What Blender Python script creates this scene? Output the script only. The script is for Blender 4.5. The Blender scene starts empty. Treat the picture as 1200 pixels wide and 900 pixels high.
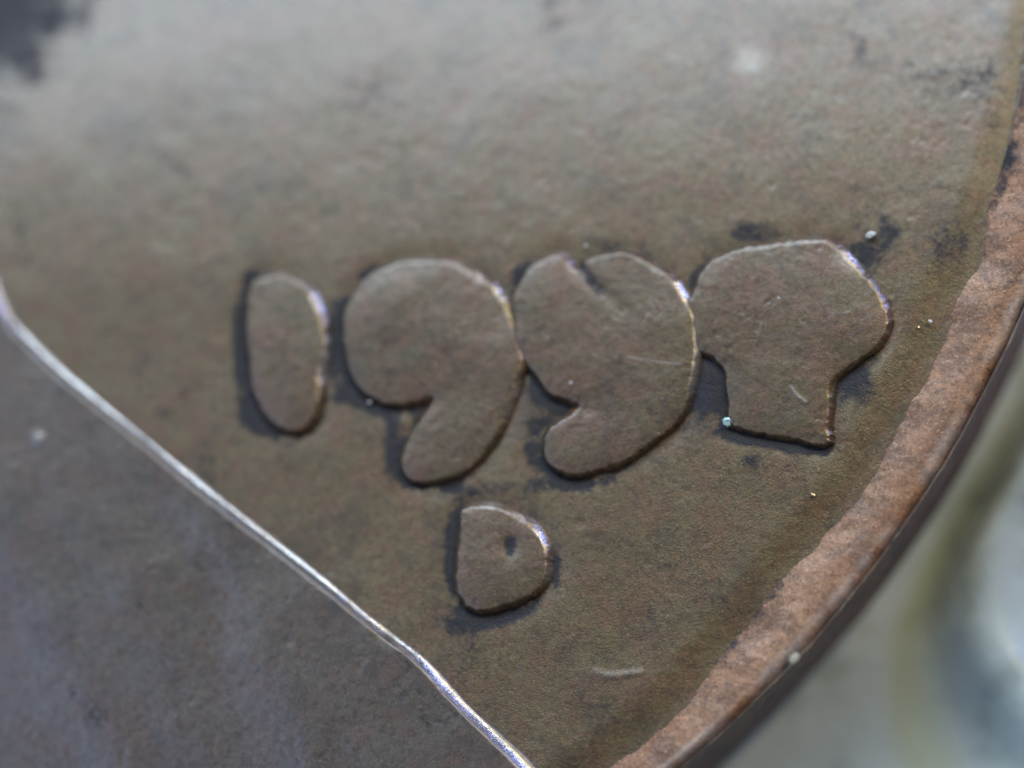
import bpy, math, random
import numpy as np
from mathutils import Matrix, Vector

# ------------------------------------------------------------------ camera, world, light
S = bpy.context.scene
S.unit_settings.system = 'METRIC'
S.unit_settings.scale_length = 0.001            # 1 unit = 1 millimetre
T, AZ, D, W = math.radians(13), math.radians(-50), 34.0, 8.57
F = -np.array([math.sin(T)*math.cos(AZ), math.sin(T)*math.sin(AZ), math.cos(T)])
CP = -F*D
UP = np.array([0, 1, 0]) - F*F[1]; UP /= np.linalg.norm(UP); RT = np.cross(F, UP)
cd = bpy.data.cameras.new('camera')
cam = bpy.data.objects.new('camera', cd); S.collection.objects.link(cam); S.camera = cam
m = Matrix.Identity(4)
for i in range(3):
    m[i][0], m[i][1], m[i][2], m[i][3] = RT[i], UP[i], -F[i], CP[i]
cam.matrix_world = m
cd.sensor_width = 3600
cd.lens = 3600*D/W
cd.clip_start, cd.clip_end = 1, 500
cd.dof.use_dof = True
cd.dof.focus_distance = D - 0.48
cd.dof.aperture_fstop = cd.lens*1e-3/3.2        # wide pupil of a macro lens

wd = bpy.data.worlds.new('World'); S.world = wd; wd.use_nodes = True
wb = wd.node_tree.nodes['Background']
wb.inputs[0].default_value = (0.62, 0.68, 0.80, 1); wb.inputs[1].default_value = 0.11

def lamp(name, az, el, dist, size, power, col, size_y=None, target=(0, 0, 0)):
    l = bpy.data.lights.new(name, 'AREA'); l.energy = power; l.color = col
    l.shape = 'RECTANGLE'; l.size = size; l.size_y = size_y or size
    o = bpy.data.objects.new(name, l); S.collection.objects.link(o)
    a, e = math.radians(az), math.radians(el)
    t = Vector(target)
    p = t + Vector((math.cos(e)*math.cos(a), math.cos(e)*math.sin(a), math.sin(e)))*dist
    o.location = p; o.rotation_euler = (p-t).to_track_quat('Z', 'Y').to_euler()
    return o
lamp('key_fringe_warm', 40, 47, 90, 8.5, 33000, (1.0, 0.79, 0.36))  # warm half of a key split in two to imitate lens colour fringes
lamp('key_fringe_cool', 40, 19, 90, 9, 38000, (0.30, 0.40, 1.0))  # cool half, added so edge highlights split into blue and yellow
lamp('haze_softbox', 104, 46, 80, 68, 78000, (0.68, 0.82, 1.0), 42, (0, 3, 0))  # unseen lamp added to lay a pale haze over the upper field
lamp('blue_fill', 196, 50, 90, 60, 24000, (0.46, 0.60, 1.0))
S.view_settings.view_transform = 'Standard'
S.view_settings.look = 'None'
S.view_settings.exposure = -0.36
S.view_settings.gamma = 1.0

# ------------------------------------------------------------------ helpers
def at(px, py, z=0.0):                           # photo position (1200 x 900) -> point on the coin, in mm
    k = W/1200/D
    d = F + RT*(px-600)*k - UP*(py-450)*k
    t = (z-CP[2])/d[2]
    return (CP + d*t)[:2]

def vn(x, y, s, seed):                           # value noise, -1..1
    x = np.asarray(x)/s + 517.3; y = np.asarray(y)/s + 411.7
    xi = np.floor(x).astype(np.int64); yi = np.floor(y).astype(np.int64)
    fx = x-xi; fy = y-yi
    fx = fx*fx*fx*(fx*(fx*6-15)+10); fy = fy*fy*fy*(fy*(fy*6-15)+10)
    def h(a, b):
        n = (a*374761393 + b*668265263 + seed*974634777) & 0xffffffff
        n = ((n ^ (n >> 13))*1274126177) & 0xffffffff
        n = (n ^ (n >> 16)) & 0xffff
        return n/32767.5 - 1
    return (h(xi, yi)*(1-fx)+h(xi+1, yi)*fx)*(1-fy) + (h(xi, yi+1)*(1-fx)+h(xi+1, yi+1)*fx)*fy
def fbm(x, y, s, seed, n=4, g=0.55):
    t = 0; a = 1; tot = 0
    for i in range(n):
        c, sn = math.cos(0.6*i+0.4), math.sin(0.6*i+0.4)
        t = t + a*vn(x*c-y*sn, x*sn+y*c, s/2.03**i, seed*17+i); tot += a; a *= g
    return t/tot
def ss(a, b, x):
    t = np.clip((x-a)/(b-a), 0, 1); return t*t*(3-2*t)

def smooth_poly(P, it=2, closed=True):           # Chaikin
    P = np.array(P, float)
    for _ in range(it):
        Q = np.roll(P, -1, 0)
        if closed:
            P = np.stack([P*.75+Q*.25, P*.25+Q*.75], 1).reshape(-1, 2)
        else:
            a, b = P[:-1], P[1:]
            P = np.vstack([P[:1], np.stack([a*.75+b*.25, a*.25+b*.75], 1).reshape(-1, 2), P[-1:]])
    return P
def seg_dist(x, y, P, closed):
    d = np.full(x.shape, 1e9)
    n = len(P)
    for i in range(n if closed else n-1):
        a = P[i]; b = P[(i+1) % n]; v = b-a; L = max(v@v, 1e-12)
        t = np.clip(((x-a[0])*v[0]+(y-a[1])*v[1])/L, 0, 1)
        d = np.minimum(d, (x-a[0]-t*v[0])**2+(y-a[1]-t*v[1])**2)
    return np.sqrt(d)
def inside(x, y, P):
    c = np.zeros(x.shape, bool); n = len(P)
    for i in range(n):
        a = P[i]; b = P[(i+1) % n]
        if a[1] == b[1]: continue
        c ^= ((a[1] > y) != (b[1] > y)) & (x < (b[0]-a[0])*(y-a[1])/(b[1]-a[1])+a[0])
    return c
def sdf(x, y, P):                                # positive inside
    d = seg_dist(x, y, P, True)
    return np.where(inside(x, y, P), d, -d)
def mm(P, z=0.0): return np.array([at(px, py, z) for px, py in P])

def mesh_grid(name, X, Y, Z, keep, mat, parent, attrs=None):
    ny, nx = X.shape
    q = keep[:-1, :-1] & keep[1:, :-1] & keep[:-1, 1:] & keep[1:, 1:]
    idx = np.arange(nx*ny).reshape(ny, nx)
    f = np.stack([idx[:-1, :-1][q], idx[:-1, 1:][q], idx[1:, 1:][q], idx[1:, :-1][q]], 1)
    used = np.unique(f); rm = np.full(nx*ny, -1); rm[used] = np.arange(len(used)); f = rm[f]
    co = np.stack([X.ravel(), Y.ravel(), Z.ravel()], 1)[used]
    return mesh_np(name, co, f, mat, parent, {k: v.ravel()[used] for k, v in (attrs or {}).items()})
def mesh_np(name, co, f, mat, parent, attrs=None):
    me = bpy.data.meshes.new(name)
    me.vertices.add(len(co)); me.vertices.foreach_set('co', co.astype(np.float32).ravel())
    me.loops.add(f.size); me.loops.foreach_set('vertex_index', f.astype(np.int32).ravel())
    me.polygons.add(len(f)); me.polygons.foreach_set('loop_start', np.arange(0, f.size, f.shape[1], dtype=np.int32))
    me.polygons.foreach_set('loop_total', np.full(len(f), f.shape[1], dtype=np.int32))
    me.update(calc_edges=True); me.validate()
    me.polygons.foreach_set('use_smooth', np.ones(len(me.polygons), bool))
    for k, v in (attrs or {}).items():
        a = me.attributes.new(k, 'FLOAT', 'POINT'); a.data.foreach_set('value', v.astype(np.float32))
    me.materials.append(mat)
    o = bpy.data.objects.new(name, me); S.collection.objects.link(o)
    if parent: o.parent = parent
    return o

# ------------------------------------------------------------------ materials
class NT:
    def __init__(s, name):
        s.m = bpy.data.materials.new(name); s.m.use_nodes = True
        s.t = s.m.node_tree; s.b = s.t.nodes['Principled BSDF']
        s.c = s.n('ShaderNodeTexCoord').outputs['Object']
    def n(s, t, **k):
        o = s.t.nodes.new(t)
        for a, v in k.items(): setattr(o, a, v)
        return o
    def l(s, a, b): s.t.links.new(a, b)
    def noise(s, scale, detail=4, rough=.6, dist=0, vec=None):
        o = s.n('ShaderNodeTexNoise'); o.inputs['Scale'].default_value = scale
        o.inputs['Detail'].default_value = detail; o.inputs['Roughness'].default_value = rough
        o.inputs['Distortion'].default_value = dist; s.l(vec or s.c, o.inputs['Vector']); return o.outputs['Fac']
    def ramp(s, fac, a, b, lo=0., hi=1.):
        o = s.n('ShaderNodeMapRange'); o.interpolation_type = 'SMOOTHSTEP'
        for i, v in enumerate((a, b, lo, hi)): o.inputs[i+1].default_value = v
        s.l(fac, o.inputs[0]); return o.outputs[0]
    def mix(s, fac, a, b, mode='MIX'):
        o = s.n('ShaderNodeMix', data_type='RGBA', blend_type=mode)
        for sock, v in ((o.inputs[0], fac), (o.inputs[6], a), (o.inputs[7], b)):
            if isinstance(v, bpy.types.NodeSocket): s.l(v, sock)
            elif isinstance(v, tuple): sock.default_value = (*v, 1)
            else: sock.default_value = v
        return o.outputs[2]
    def math(s, op, a, b=0.):
        o = s.n('ShaderNodeMath', operation=op)
        for sock, v in ((o.inputs[0], a), (o.inputs[1], b)):
            if isinstance(v, bpy.types.NodeSocket): s.l(v, sock)
            else: sock.default_value = v
        return o.outputs[0]
    def attr(s, name):
        o = s.n('ShaderNodeAttribute'); o.attribute_name = name; return o.outputs['Fac']
    def bump(s, h, dist, strength=1., prev=None):
        o = s.n('ShaderNodeBump'); o.inputs['Distance'].default_value = dist; o.inputs['Strength'].default_value = strength
        s.l(h, o.inputs['Height'])
        if prev: s.l(prev, o.inputs['Normal'])
        return o.outputs[0]

def copper(name, c0, c1, c2, rough=.40, metal=.45, coat=.60, bump=1., grime_shade=True, spec=1.0, dark=(.016, .016, .021)):
    k = NT(name)
    col = k.mix(k.ramp(k.noise(1.1, 6, .62, .6), .38, .62), c0, c1)
    col = k.mix(k.ramp(k.noise(3.3, 7, .75, .4), .46, .58, 0, 1), col, c2)
    col = k.mix(k.ramp(k.noise(1.9, 8, .8, .5), .50, .62, 0, .70), col, tuple(v*.5 for v in c0))
    # fine mottling, dark oxide pits and pale worn grains
    fine = k.noise(17, 5, .75)
    col = k.mix(k.ramp(fine, .34, .54, .62, 0), col, tuple(v*.38 for v in c0))
    pit = k.noise(46, 3, .7)
    col = k.mix(k.ramp(pit, .30, .44, .85*spec, 0), col, (.02, .019, .018))
    col = k.mix(k.ramp(pit, .56, .70, 0, .6*spec), col, tuple(min(1, v*2.0) for v in c1))
    wear = k.noise(7, 6, .8, .8)
    col = k.mix(k.ramp(wear, .62, .74, 0, .30), col, tuple(min(1, v*1.9) for v in c2))
    r = k.math('ADD', rough-.10, k.math('MULTIPLY', k.noise(9, 5, .7), .20))
    if grime_shade:
        g = k.attr('grime_shade')
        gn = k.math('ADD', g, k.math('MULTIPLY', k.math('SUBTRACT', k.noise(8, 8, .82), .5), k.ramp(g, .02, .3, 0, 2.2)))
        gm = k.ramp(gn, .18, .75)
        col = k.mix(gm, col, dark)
        p = k.attr('polish_glint')
        col = k.mix(k.math('MULTIPLY', p, .7), col, (.88, .86, .82))  # pale tint puts part of the edge highlights into the colour
        r = k.math('ADD', r, k.math('MULTIPLY', gm, .12))
        r = k.math('SUBTRACT', r, k.math('MULTIPLY', p, .22))
        k.l(k.math('SUBTRACT', .34, k.math('MULTIPLY', p, .17)), k.b.inputs['Coat Roughness'])
        k.l(k.math('ADD', k.math('SUBTRACT', metal, k.math('MULTIPLY', gm, metal*.7)), k.math('MULTIPLY', p, .5)), k.b.inputs['Metallic'])
    else:
        k.b.inputs['Metallic'].default_value = metal
    k.l(col, k.b.inputs['Base Color']); k.l(r, k.b.inputs['Roughness'])
    k.b.inputs['Coat Weight'].default_value = coat
    if grime_shade: k.l(k.math('MULTIPLY', k.math('SUBTRACT', 1., k.math('MULTIPLY', gm, .96)), k.math('ADD', coat*.55, k.math('MULTIPLY', fine, coat*.9))), k.b.inputs['Coat Weight']); k.b.inputs['Coat IOR'].default_value = 2.1
    n = k.bump(k.noise(4, 4, .6, .3), .012*bump, 1)
    n = k.bump(k.noise(28, 5, .7), .0045*bump, 1, n)
    n = k.bump(k.noise(60, 2, .7), .006*bump, 1, n)
    k.l(n, k.b.inputs['Normal'])
    return k.m

M_field = copper('oxidised_copper_field', (.132, .088, .028), (.160, .114, .044), (.160, .086, .032))
M_digit = copper('oxidised_copper_relief', (.138, .086, .036), (.130, .094, .036), (.165, .088, .042), bump=.6)
M_bust = copper('oxidised_copper_bust', (.105, .074, .040), (.125, .098, .064), (.125, .074, .040), bump=.5, coat=.85)
M_rim = copper('rubbed_copper_rim', (.33, .160, .074), (.40, .215, .108), (.23, .120, .062), rough=.5, metal=.4, coat=.22, bump=.45)
M_edge = copper('dark_copper_edge', (.17, .095, .085), (.20, .11, .09), (.11, .07, .07), rough=.6, metal=.1, coat=.0, grime_shade=False)

# ------------------------------------------------------------------ outlines read off the coin
ONE = [(288,336),(305,321),(337,317),(357,328),(372,348),(382,373),(384,402),(379,433),(377,475),(368,496),(350,508),(326,503),(305,481),(293,442),(288,395),(285,362)]
NINE_A = [(410,350),(419,333),(440,313),(473,304),(507,300),(540,306),(567,322),(587,342),(601,368),(616,395),(618,425),(607,452),(595,490),(578,522),(556,546),(524,563),(490,568),(472,556),(468,537),(478,508),(497,484),(508,468),(503,466),(487,472),(470,476),(440,471),(416,452),(404,422),(400,388),(404,364)]
NINE_B = [(602,342),(615,314),(637,298),(657,295),(668,303),(677,312),(684,304),(694,299),(718,293),(743,294),(769,307),(791,325),(806,342),(822,370),(820,408),(815,441),(809,470),(795,496),(762,523),(729,543),(688,557),(659,555),(637,541),(634,514),(645,496),(662,485),(678,476),(674,472),(652,467),(633,450),(615,426),(602,400),(600,370)]
LAST = [(810,340),(822,316),(840,300),(867,288),(913,281),(947,277),(977,279),(1000,302),(1027,333),(1041,358),(1043,385),(1030,408),(1000,428),(984,440),(978,450),(977,473),(974,498),(976,524),(940,519),(907,512),(863,502),(851,494),(852,470),(852,446),(849,430),(837,420),(813,407),(800,383),(802,357)]
MINT = [(541,594),(566,589),(594,593),(619,603),(635,621),(645,643),(645,671),(636,692),(612,706),(584,714),(560,717),(541,706),(533,683),(534,649),(536,618)]
BUSTL = [(-60,-260),(-90,-60),(-75,90),(-45,180),(-22,260),(-10,330),(10,376),(45,413),(100,462),(160,508),(215,555),(270,600),(330,645),(400,700),(450,740),(492,770),(530,815),(580,863),(612,895),(640,930),(700,1000),(760,1090),(780,1200)]
BUST = BUSTL + [(600,1330),(100,1350),(-500,1250),(-900,800),(-900,100),(-600,-300)]
digits = [('date_digit', ONE, .085, 'narrow numeral one standing apart'),
          ('date_digit', NINE_A, .074, 'filled numeral nine next to the numeral one'),
          ('date_digit', NINE_B, .080, 'filled numeral nine with a groove across its head'),
          ('date_digit', LAST, .074, 'broad mushroom shaped last numeral nearest the rim'),
          ('mint_mark', MINT, .082, 'rounded mint letter with a small pit in its face')]
outl = [smooth_poly(mm(p, h), 2 if i != 3 else 1) for i, (_, p, h, _) in enumerate(digits)]
bust_out = smooth_poly(mm(BUST, .05), 2)

CX, CY, R = -4.93, 4.59, 10.06                   # the coin's centre and radius
inner_px = [(1215,60),(1197,143),(1180,203),(1163,253),(1145,303),(1118,350),(1097,410),(1050,495),(1000,580),(930,665),(870,745),(800,826),(712,900)]
ip = mm(inner_px); ia = np.arctan2(ip[:, 1]-CY, ip[:, 0]-CX); ir = np.hypot(ip[:, 0]-CX, ip[:, 1]-CY)
o_ = np.argsort(ia); ia, ir = ia[o_], ir[o_]
def r_in(a): return np.interp(a, ia, ir, left=ir[0], right=ir[-1])

# ------------------------------------------------------------------ coin
coin = bpy.data.objects.new('coin', None); S.collection.objects.link(coin)
coin['label'] = 'worn brown copper coin with raised date numerals, mint letter and rubbed orange rim'
coin['category'] = 'coin'

# field: dense where the photograph looks, coarse beyond
def axis(lo, hi, step, a, b):
    n = np.arange(lo, hi, step)
    def out(s, e):
        r = []; d = step*2; p = s
        while (p < e if e > s else p > e):
            p += d if e > s else -d; d *= 1.25; r.append(p)
        return np.array(r)
    return np.concatenate([out(lo, a)[::-1], n, out(hi-step, b)])
xs = axis(-4.75, 4.6, .0125, CX-R-.5, CX+R+.5)
ys = axis(-3.6, 3.75, .0125, CY-R-.5, CY+R+.5)
X, Y = np.meshgrid(xs, ys)
def field_h(X, Y):
    z = .009*fbm(X, Y, 1.3, 3, 3) + .0022*fbm(X, Y, .33, 5, 4) + .0012*fbm(X, Y, .07, 7, 3)
    z = z - .5*0.062*np.clip(Y-.6, 0, 9)**2
    pk = fbm(X, Y, .13, 11, 3); z = z - .0025*ss(.45, .8, pk) + .0015*ss(.50, .8, fbm(X, Y, .15, 13, 4))
    return z
Z = field_h(X, Y)
grime_shade = np.zeros_like(X); near = np.full(X.shape, 9.)
sub = (X > -3.0) & (X < 3.7) & (Y > -2.6) & (Y < 1.7)
xx, yy = X[sub], Y[sub]
dd = np.full(xx.shape, 9.)
for P in outl: dd = np.minimum(dd, -sdf(xx, yy, P))
near[sub] = dd
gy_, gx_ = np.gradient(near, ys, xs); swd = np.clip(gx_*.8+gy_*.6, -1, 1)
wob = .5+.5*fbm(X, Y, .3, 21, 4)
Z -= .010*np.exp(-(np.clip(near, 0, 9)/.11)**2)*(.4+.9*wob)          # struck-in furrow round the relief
g = np.exp(-(np.clip(near, 0, 9)/(.055+.08*wob))**2)*1.05*ss(-.55, .15, fbm(X, Y, .22, 23, 4))*(.30+.70*ss(.25, -.45, swd))  # dark ring, strongest at lower left: packed dirt plus shade put into the colour
def blob(px, py, rx, ry, amt, rot=0):
    c = at(px, py); a = math.radians(rot); k = W/1200
    u = ((X-c[0])*math.cos(a)+(Y-c[1])*math.sin(a))/(rx*k); v = (-(X-c[0])*math.sin(a)+(Y-c[1])*math.cos(a))/(ry*k)
    return amt*np.exp(-(u*u+v*v)**1.3)
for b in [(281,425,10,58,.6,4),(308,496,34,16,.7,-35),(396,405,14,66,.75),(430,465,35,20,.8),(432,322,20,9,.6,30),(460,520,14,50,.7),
          (650,465,35,18,.9,-25),(625,520,14,45,.6),(665,567,60,12,.6),(825,460,26,40,.8),(880,270,34,16,.62),(1020,300,18,34,.55,-60),
          (1003,452,26,28,.7,40),(900,515,70,10,.8,-8),(1095,290,30,40,.35),(1120,280,18,40,.35),(529,660,9,40,.7,0),(570,722,50,16,.8,8),
          (652,668,7,30,.6),(560,575,50,12,.45),(292,322,14,7,.5),(600,400,14,70,.2),(700,285,30,14,.3,-40),(940,690,22,9,.35,-50),
          (880,540,16,10,.35),(1040,270,16,14,.6),(590,280,30,18,.3),(380,240,30,16,.3),(1170,240,16,70,.4,-15),
          (-60,-50,165,160,1.1,0),(425,105,70,45,.33,10),(1000,45,22,60,.28,15),(640,30,16,40,.25),(330,215,50,22,.3),(545,45,30,20,.22),(1150,110,30,60,.2),(200,90,50,30,.18),(860,150,60,18,.15),(60,250,60,30,.12)]:  # first blob of this row paints the dark shaded upper-left corner
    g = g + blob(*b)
g = g + .3*ss(.2, .6, fbm(X, Y, .6, 31, 4))
grime_shade = np.clip(g, 0, 1.0)
polish_glint = np.zeros_like(X)
r_ = np.hypot(X-CX, Y-CY); ang = np.arctan2(Y-CY, X-CX)
for (p0, p1, p2) in [((697,786),(712,793),(752,787)),((641,0),(650,24),(668,20))]:
    ln = smooth_poly(mm([p0, p1, p2]), 2, False); d = seg_dist(X[sub], Y[sub], ln, False)
    polish_glint[sub] += .18*np.exp(-(d/.016)**2); Z[sub] += .006*np.exp(-(d/.03)**2)
c = at(878, 66); dl = np.hypot(X-c[0], Y-c[1])/(20*W/1200); lint = .4*np.exp(-dl**2*1.2)*(.8+.3*fbm(X, Y, .06, 33, 2))
polish_glint += lint
Z -= .03*ss(.35, 0, (r_in(ang)-r_))
A_, B_ = at(0, 370), at(612, 895); n_ = np.array([B_[1]-A_[1], A_[0]-B_[0]]); n_ /= np.hypot(*n_); n_ = n_ if n_[1] < 0 else -n_
Z -= .15*ss(.35, 1.2, (X-A_[0])*n_[0]+(Y-A_[1])*n_[1])   # the field is only skin deep under the bust                       # field dips before the rim
mesh_grid('field', X, Y, Z, r_ < r_in(ang)+.12, M_field, coin, {'grime_shade': grime_shade, 'polish_glint': np.clip(polish_glint, 0, 1)})

# bust relief at the lower left
bx = axis(-4.9, .75, .0125, -9.5, 1.6); by = axis(-3.7, 3.7, .0125, -6.5, 7.5)
X, Y = np.meshgrid(bx, by)
e = .006*fbm(X, Y, .30, 41, 3)
s = sdf(X, Y, bust_out)+e-.048
wd_ = .085*(1+.3*fbm(X, Y, .8, 43, 2)); h0 = .088
out = np.clip(-s/wd_, 0, 2)
Z = np.where(s >= 0, h0, (.018+(h0-.018)*(1-np.clip(out, 0, 1))**2) - .15*np.clip(out-1, 0, 1))
Z = Z - .08*ss(.6, 3.2, s)       # the coat falls away from the raised seam
def crease(px, w, h, side=0):
    ln = smooth_poly(mm(px, .15), 3, False); d = seg_dist(X, Y, ln, False)
    return h*np.exp(-(d/w)**2)
Z += crease([(-40,560),(0,628),(35,690),(62,735),(90,790),(130,850),(150,920)], .32, .012)
Z += crease([(150,530),(230,590),(262,640),(285,690),(300,760),(345,830),(360,900)], .2, .005)
Z -= crease([(250,690),(240,760),(285,830),(290,930)], .35, .012)
Z -= crease([(170,600),(235,665),(262,730)], .28, .008)
Z += (field_h(X+7, Y)+.031*np.clip(Y-.6, 0, 9)**2) + .005*fbm(X, Y, .55, 47, 4)
gr = .35*ss(.2, .6, fbm(X, Y, .7, 51, 4)) + .0*X
mark = np.zeros_like(X)
for (px, py, rr) in [(44,513,7)]:
    c = at(px, py, .15); d = np.hypot(X-c[0], Y-c[1])/(rr*W/1200); mark += .35*np.exp(-d**2); Z += .012*np.exp(-d**2)
nick = at(450, 748, .15); dn = np.hypot(X-nick[0], Y-nick[1])
Z -= .015*np.exp(-(dn/.13)**2)*ss(.1, -.05, s)
pol = np.clip(ss(-.080, -.068, s)*ss(-.004, -.016, s)*1.2*(.8+.5*fbm(X, Y, .5, 49, 4))*ss(-4.55, -4.2, X)*(1-np.exp(-(dn/.12)**2)), 0, 1)  # narrow pale glossy strip, the seam's bright line partly painted in
mesh_grid('portrait_bust', X, Y, Z, (s > -.26) & (np.hypot(X-CX, Y-CY) < 9.9), M_bust, coin,
          {'grime_shade': np.clip(gr, 0, 1), 'polish_glint': np.clip(pol+mark, 0, 1)})

# raised numerals and mint mark
for i, ((nm, _, h, lab), P) in enumerate(zip(digits, outl)):
    lo = P.min(0)-.14; hi = P.max(0)+.14
    X, Y = np.meshgrid(np.arange(lo[0], hi[0], .0075), np.arange(lo[1], hi[1], .0075))
    s = sdf(X, Y, P) + .014 + .020*fbm(X, Y, .20, 60+i, 4)+.009*fbm(X, Y, .05, 90+i, 3)
    # shoulder: broad and rounded towards the upper right, steep towards the lower left
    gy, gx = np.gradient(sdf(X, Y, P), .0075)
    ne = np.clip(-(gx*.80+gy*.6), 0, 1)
    w = (.040+.045*ne)*(1+.5*fbm(X, Y, .3, 64+i, 3))
    q = np.clip(1-s/w, 0, 2.2); top_y = P[:, 1].max()
    h1 = h; h = h*(1-(.32 if i in (1, 3) else .2)*ss(.75, -.05, top_y-Y-.25*(X-P[:, 0].mean())))
    Z = np.where(s > w, h, h*(1-.55*q**2) - .10*np.clip(q-1, 0, 2)**1.2*1.6)
    Z += .016*(1-np.exp(-np.clip(s, 0, 9)/.11)) - .012
    Z += .007*fbm(X, Y, .9, 70+i, 3) + .004*fbm(X, Y, .28, 75+i, 4) + .0010*fbm(X, Y, .07, 80+i, 3)
    Z -= .0025*ss(.40, .8, fbm(X, Y, .15, 85+i, 4))
    pol = np.clip(.62*ss(.10, .30, 1-s/w)*ss(.35, .97, ne)*ss(-.15, .35, fbm(X, Y, .28, 95+i, 4)), 0, 1)  # upper-right shoulders paler and glossier, their highlight partly painted
    gr = np.clip(ss(.02, -.045, s)*(.15+1.0*np.clip((gx*.7+gy*.75), 0, 1))*ss(-.6, .1, fbm(X, Y, .2, 99+i, 4)) + .28*ss(.25, .6, fbm(X, Y, .35, 97+i, 4)), 0, 1)  # dirt at the foot mixed with painted shade on the lower left
    if i == 2:                                   # groove running down from the notch in the second nine's head
        gl = smooth_poly(mm([(676,305),(690,328),(715,348),(742,372)], h1), 2, False); d = seg_dist(X, Y, gl, False)
        t = ss(at(760, 0)[0], at(690, 0)[0], X); Z -= .010*np.exp(-(d/.06)**2)*t; gr += .55*np.exp(-(d/.07)**2)*t
        sl = smooth_poly(mm([(735,418),(770,424),(800,427)], h1), 1, False); d = seg_dist(X, Y, sl, False); pol += .20*np.exp(-(d/.010)**2)
    if i == 3:
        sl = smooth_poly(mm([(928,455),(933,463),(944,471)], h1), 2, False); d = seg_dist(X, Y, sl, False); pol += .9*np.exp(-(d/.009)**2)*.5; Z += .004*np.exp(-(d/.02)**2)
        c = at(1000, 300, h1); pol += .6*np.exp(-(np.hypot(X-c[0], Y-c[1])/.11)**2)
    if i == 4:
        c = at(597, 640, h1); d = np.hypot((X-c[0])/.06, (Y-c[1])/.10); Z -= .012*np.exp(-d**2); gr += .9*np.exp(-d**2)
        c = at(587, 655, h1); d = np.hypot((X-c[0])/.03, (Y-c[1])/.10); Z += .001*np.exp(-d**2)
    o = mesh_grid(nm, X, Y, Z, s > -.085, M_digit, coin, {'grime_shade': np.clip(gr, 0, 1), 'polish_glint': np.clip(pol, 0, 1)})
    o['label'] = lab

# rim and edge
fine_a = np.linspace(math.radians(-62), math.radians(-14), 900)
th = np.concatenate([fine_a, np.linspace(math.radians(-14), math.radians(298), 200)[1:]])
u = np.linspace(0, 1, 64)
TH, U = np.meshgrid(th, u)
ri = r_in(np.where(TH > math.pi, TH-2*math.pi, TH))
cxx, cyy = np.cos(TH), np.sin(TH)
ra = ri-.06+(R-.09-ri+.06)*np.clip(U/.86, 0, 1)          # top land, then the rounded shoulder
ph = np.clip((U-.86)/.14, 0, 1)*math.pi/2
RR = ra + .09*np.sin(ph)
px_, py_ = RR*cxx, RR*cyy
rag = .03*fbm(px_, py_, .35, 101, 3)+.010*fbm(px_, py_, .09, 103, 3)
up = ss(-.14, .40, RR-ri+rag)
fade = ss(math.radians(-60), math.radians(-46), np.where(TH > math.pi, TH-2*math.pi, TH))
ZZ = -.045 + (.05+.008+.030*fade)*up - .10*(1-np.cos(ph))
ZZ += .003*fbm(px_, py_, .22, 105, 4)+.0015*fbm(px_, py_, .07, 107, 3) + .010*fbm(px_, py_, .9, 109, 2)
RR = RR + (.012*fbm(px_, py_, .12, 111, 4)+.012*fbm(px_, py_, .5, 113, 2))*ss(.7, 1, U)
grm = .25*ss(.15, .6, fbm(px_, py_, .4, 115, 4)) + .5*ss(.10, -.05, RR-ri+rag)
pl = ss(.72, .90, U)*ss(1.0, .94, U)*.36*ss(-.4, .5, fbm(px_, py_, .3, 117, 3))  # outer shoulder made paler to carry a painted highlight
mesh_grid('rim', CX+RR*cxx, CY+RR*cyy, ZZ, np.ones_like(RR, bool), M_rim, coin, {'grime_shade': np.clip(grm, 0, 1), 'polish_glint': np.clip(pl, 0, 1)})
v = np.linspace(0, 1, 24); THe, V = np.meshgrid(th, v)
re = R-.012 - .10*ss(.85, 1, V)**1.5 + .01*fbm(THe*9, V*1.5, .2, 121, 4); ze = .05 - 1.75*V
mesh_grid('edge', CX+re*np.cos(THe), CY+re*np.sin(THe), ze, np.ones_like(re, bool), M_edge, coin)
a = np.linspace(0, 2*math.pi, 97)[:-1]
co = np.vstack([[[CX, CY, -1.695]], np.stack([CX+(R-.1)*np.cos(a), CY+(R-.1)*np.sin(a), np.full(96, -1.695)], 1)])
f = np.array([[0, 1+(i+1) % 96, 1+i] for i in range(96)])
mesh_np('reverse', co, f, M_edge, coin)

# ------------------------------------------------------------------ cloth the coin lies on
k = NT('pale_green_glossy_cloth')
c = k.mix(k.ramp(k.noise(.35, 3, .5, .8), .35, .65), (.50, .60, .57), (.70, .82, .77))
c = k.mix(k.ramp(k.noise(1.6, 4, .6), .5, .75, 0, .5), c, (.20, .24, .22))
k.l(c, k.b.inputs['Base Color']); k.b.inputs['Roughness'].default_value = .4
k.l(k.bump(k.noise(2.5, 3, .5), .03), k.b.inputs['Normal'])
tx = axis(1.5, 6.2, .05, -40, 46); ty = axis(-5, 3, .05, -46, 40)
X, Y = np.meshgrid(tx, ty)
rr = np.hypot(X-CX, Y-CY)-R
amp = ss(.15, 1.6, rr)
Z = -1.725 + amp*(.10*fbm(X, Y, 1.9, 131, 2)+.02)
def fold(pts, w, h):
    ln = smooth_poly(mm(pts, -1.65), 3, False); d = seg_dist(X, Y, ln, False); return h*np.exp(-(d/w)**2)
Z += amp*0+ss(0, .5, rr)*(fold([(1260,470),(1185,560),(1150,640),(1150,760),(1230,840)], .45, .45))
Z -= ss(0, .6, rr)*fold([(1100,620),(1115,740),(1120,900)], .45, .12)
surf = mesh_grid('cloth_surface', X, Y, Z, np.ones_like(X, bool), k.m, None)
surf['kind'] = 'structure'

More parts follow.
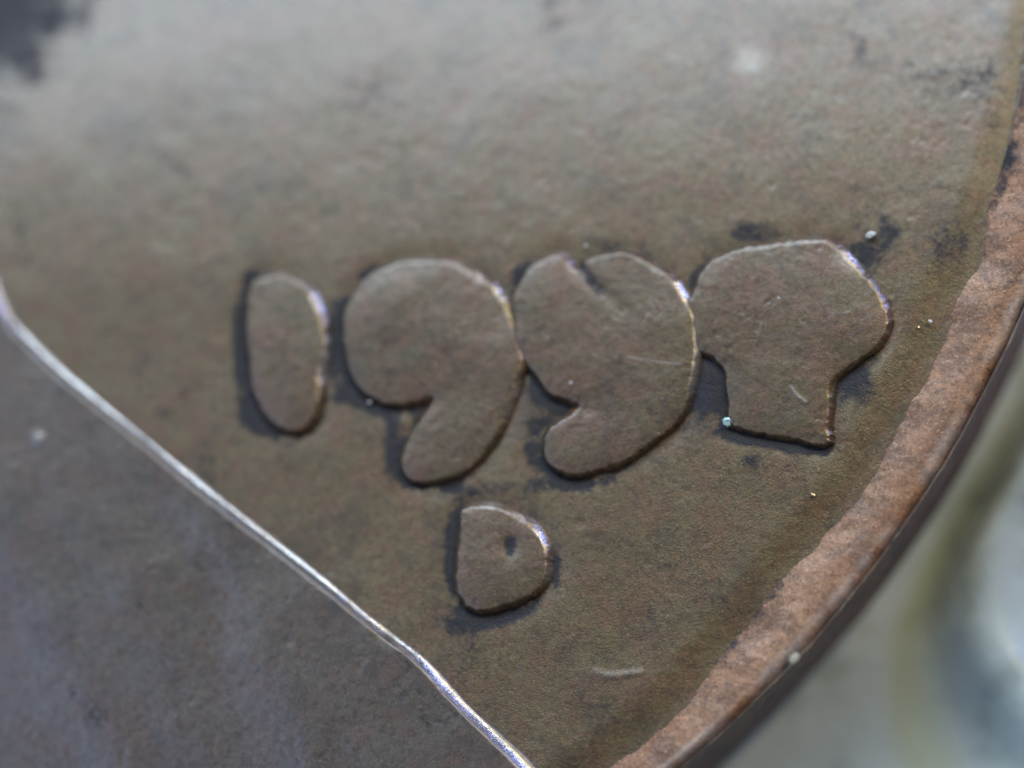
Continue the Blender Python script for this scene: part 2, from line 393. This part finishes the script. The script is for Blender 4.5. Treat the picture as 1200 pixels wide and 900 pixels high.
# ------------------------------------------------------------------ loose grains lying on the coin
def mat_simple(name, col, rough, **kw):
    q = NT(name); q.l(q.mix(q.noise(30, 3, .6), tuple(v*.7 for v in col), col), q.b.inputs['Base Color'])
    q.b.inputs['Roughness'].default_value = rough
    for a_, v_ in kw.items(): q.b.inputs[a_].default_value = v_
    return q.m
M_white = mat_simple('white_grain', (.66, .67, .64), .35)
M_aqua = mat_simple('aqua_grain', (.50, .78, .74), .12)
M_cu = mat_simple('bright_copper_flake', (.85, .62, .45), .3, Metallic=.6)
import bmesh
def grain(name, label, px, py, z, size, mat, seed, flat=.7, stretch=1.):
    bm = bmesh.new(); bmesh.ops.create_icosphere(bm, subdivisions=2, radius=.75)
    rnd = random.Random(seed); off = rnd.random()*50
    for v_ in bm.verts:
        n_ = float(fbm(np.array([v_.co.x+off+v_.co.z]), np.array([v_.co.y+v_.co.z*.7]), .9, seed, 3)[0])
        v_.co *= 1+1.1*n_
        v_.co.x *= stretch; v_.co.z *= flat
        v_.co *= .85*size*W/1200
    for f_ in bm.faces: f_.smooth = False
    me = bpy.data.meshes.new(name); bm.to_mesh(me); bm.free(); me.materials.append(mat)
    o = bpy.data.objects.new(name, me); S.collection.objects.link(o)
    p = at(px, py, z); o.location = (p[0], p[1], z); o.rotation_euler.z = rnd.random()*6
    o['label'] = label; o['category'] = 'grain'
    return o
grain('grit_grain', 'bright aqua grain lodged at the lower left foot of the mushroom shaped last numeral', 852, 495, .05, 6.5, M_aqua, 1)
grain('grit_grain', 'tiny white grain in the dark furrow below the first nine', 433, 471, .03, 4, M_white, 2)
grain('grit_grain', 'white grain above the upper right shoulder of the last numeral', 1021, 275, .03, 4.5, M_white, 3, .5, 1.5)
grain('grit_grain', 'small pale grain between the last numeral and the rim, nearer the rim', 1090, 377, .02, 3.6, M_white, 4)
grain('grit_grain', 'dull pale grain between the last numeral and the rim, nearer the numeral', 1077, 383, .015, 3.4, M_cu, 5)
grain('grit_grain', 'tiny pale grain above the notch between the two lobes of the second nine', 687, 288, .02, 3, M_white, 6)
grain('grit_grain', 'small pinkish grain in the field below the last numeral', 953, 580, .02, 4, M_cu, 8)
grain('grit_grain', 'pale grain on the face of the second nine near its left lobe', 669, 449, .080, 2.8, M_white, 9)
grain('grit_grain', 'pale buff grain lying on the rim low at the right', 931, 772, .13, 9, mat_simple('buff_grain', (.5, .48, .36), .6), 10, .35, .8)
grain('grit_grain', 'tiny pale grain on the cap of the last numeral', 913, 350, .07, 2.6, M_white, 12)
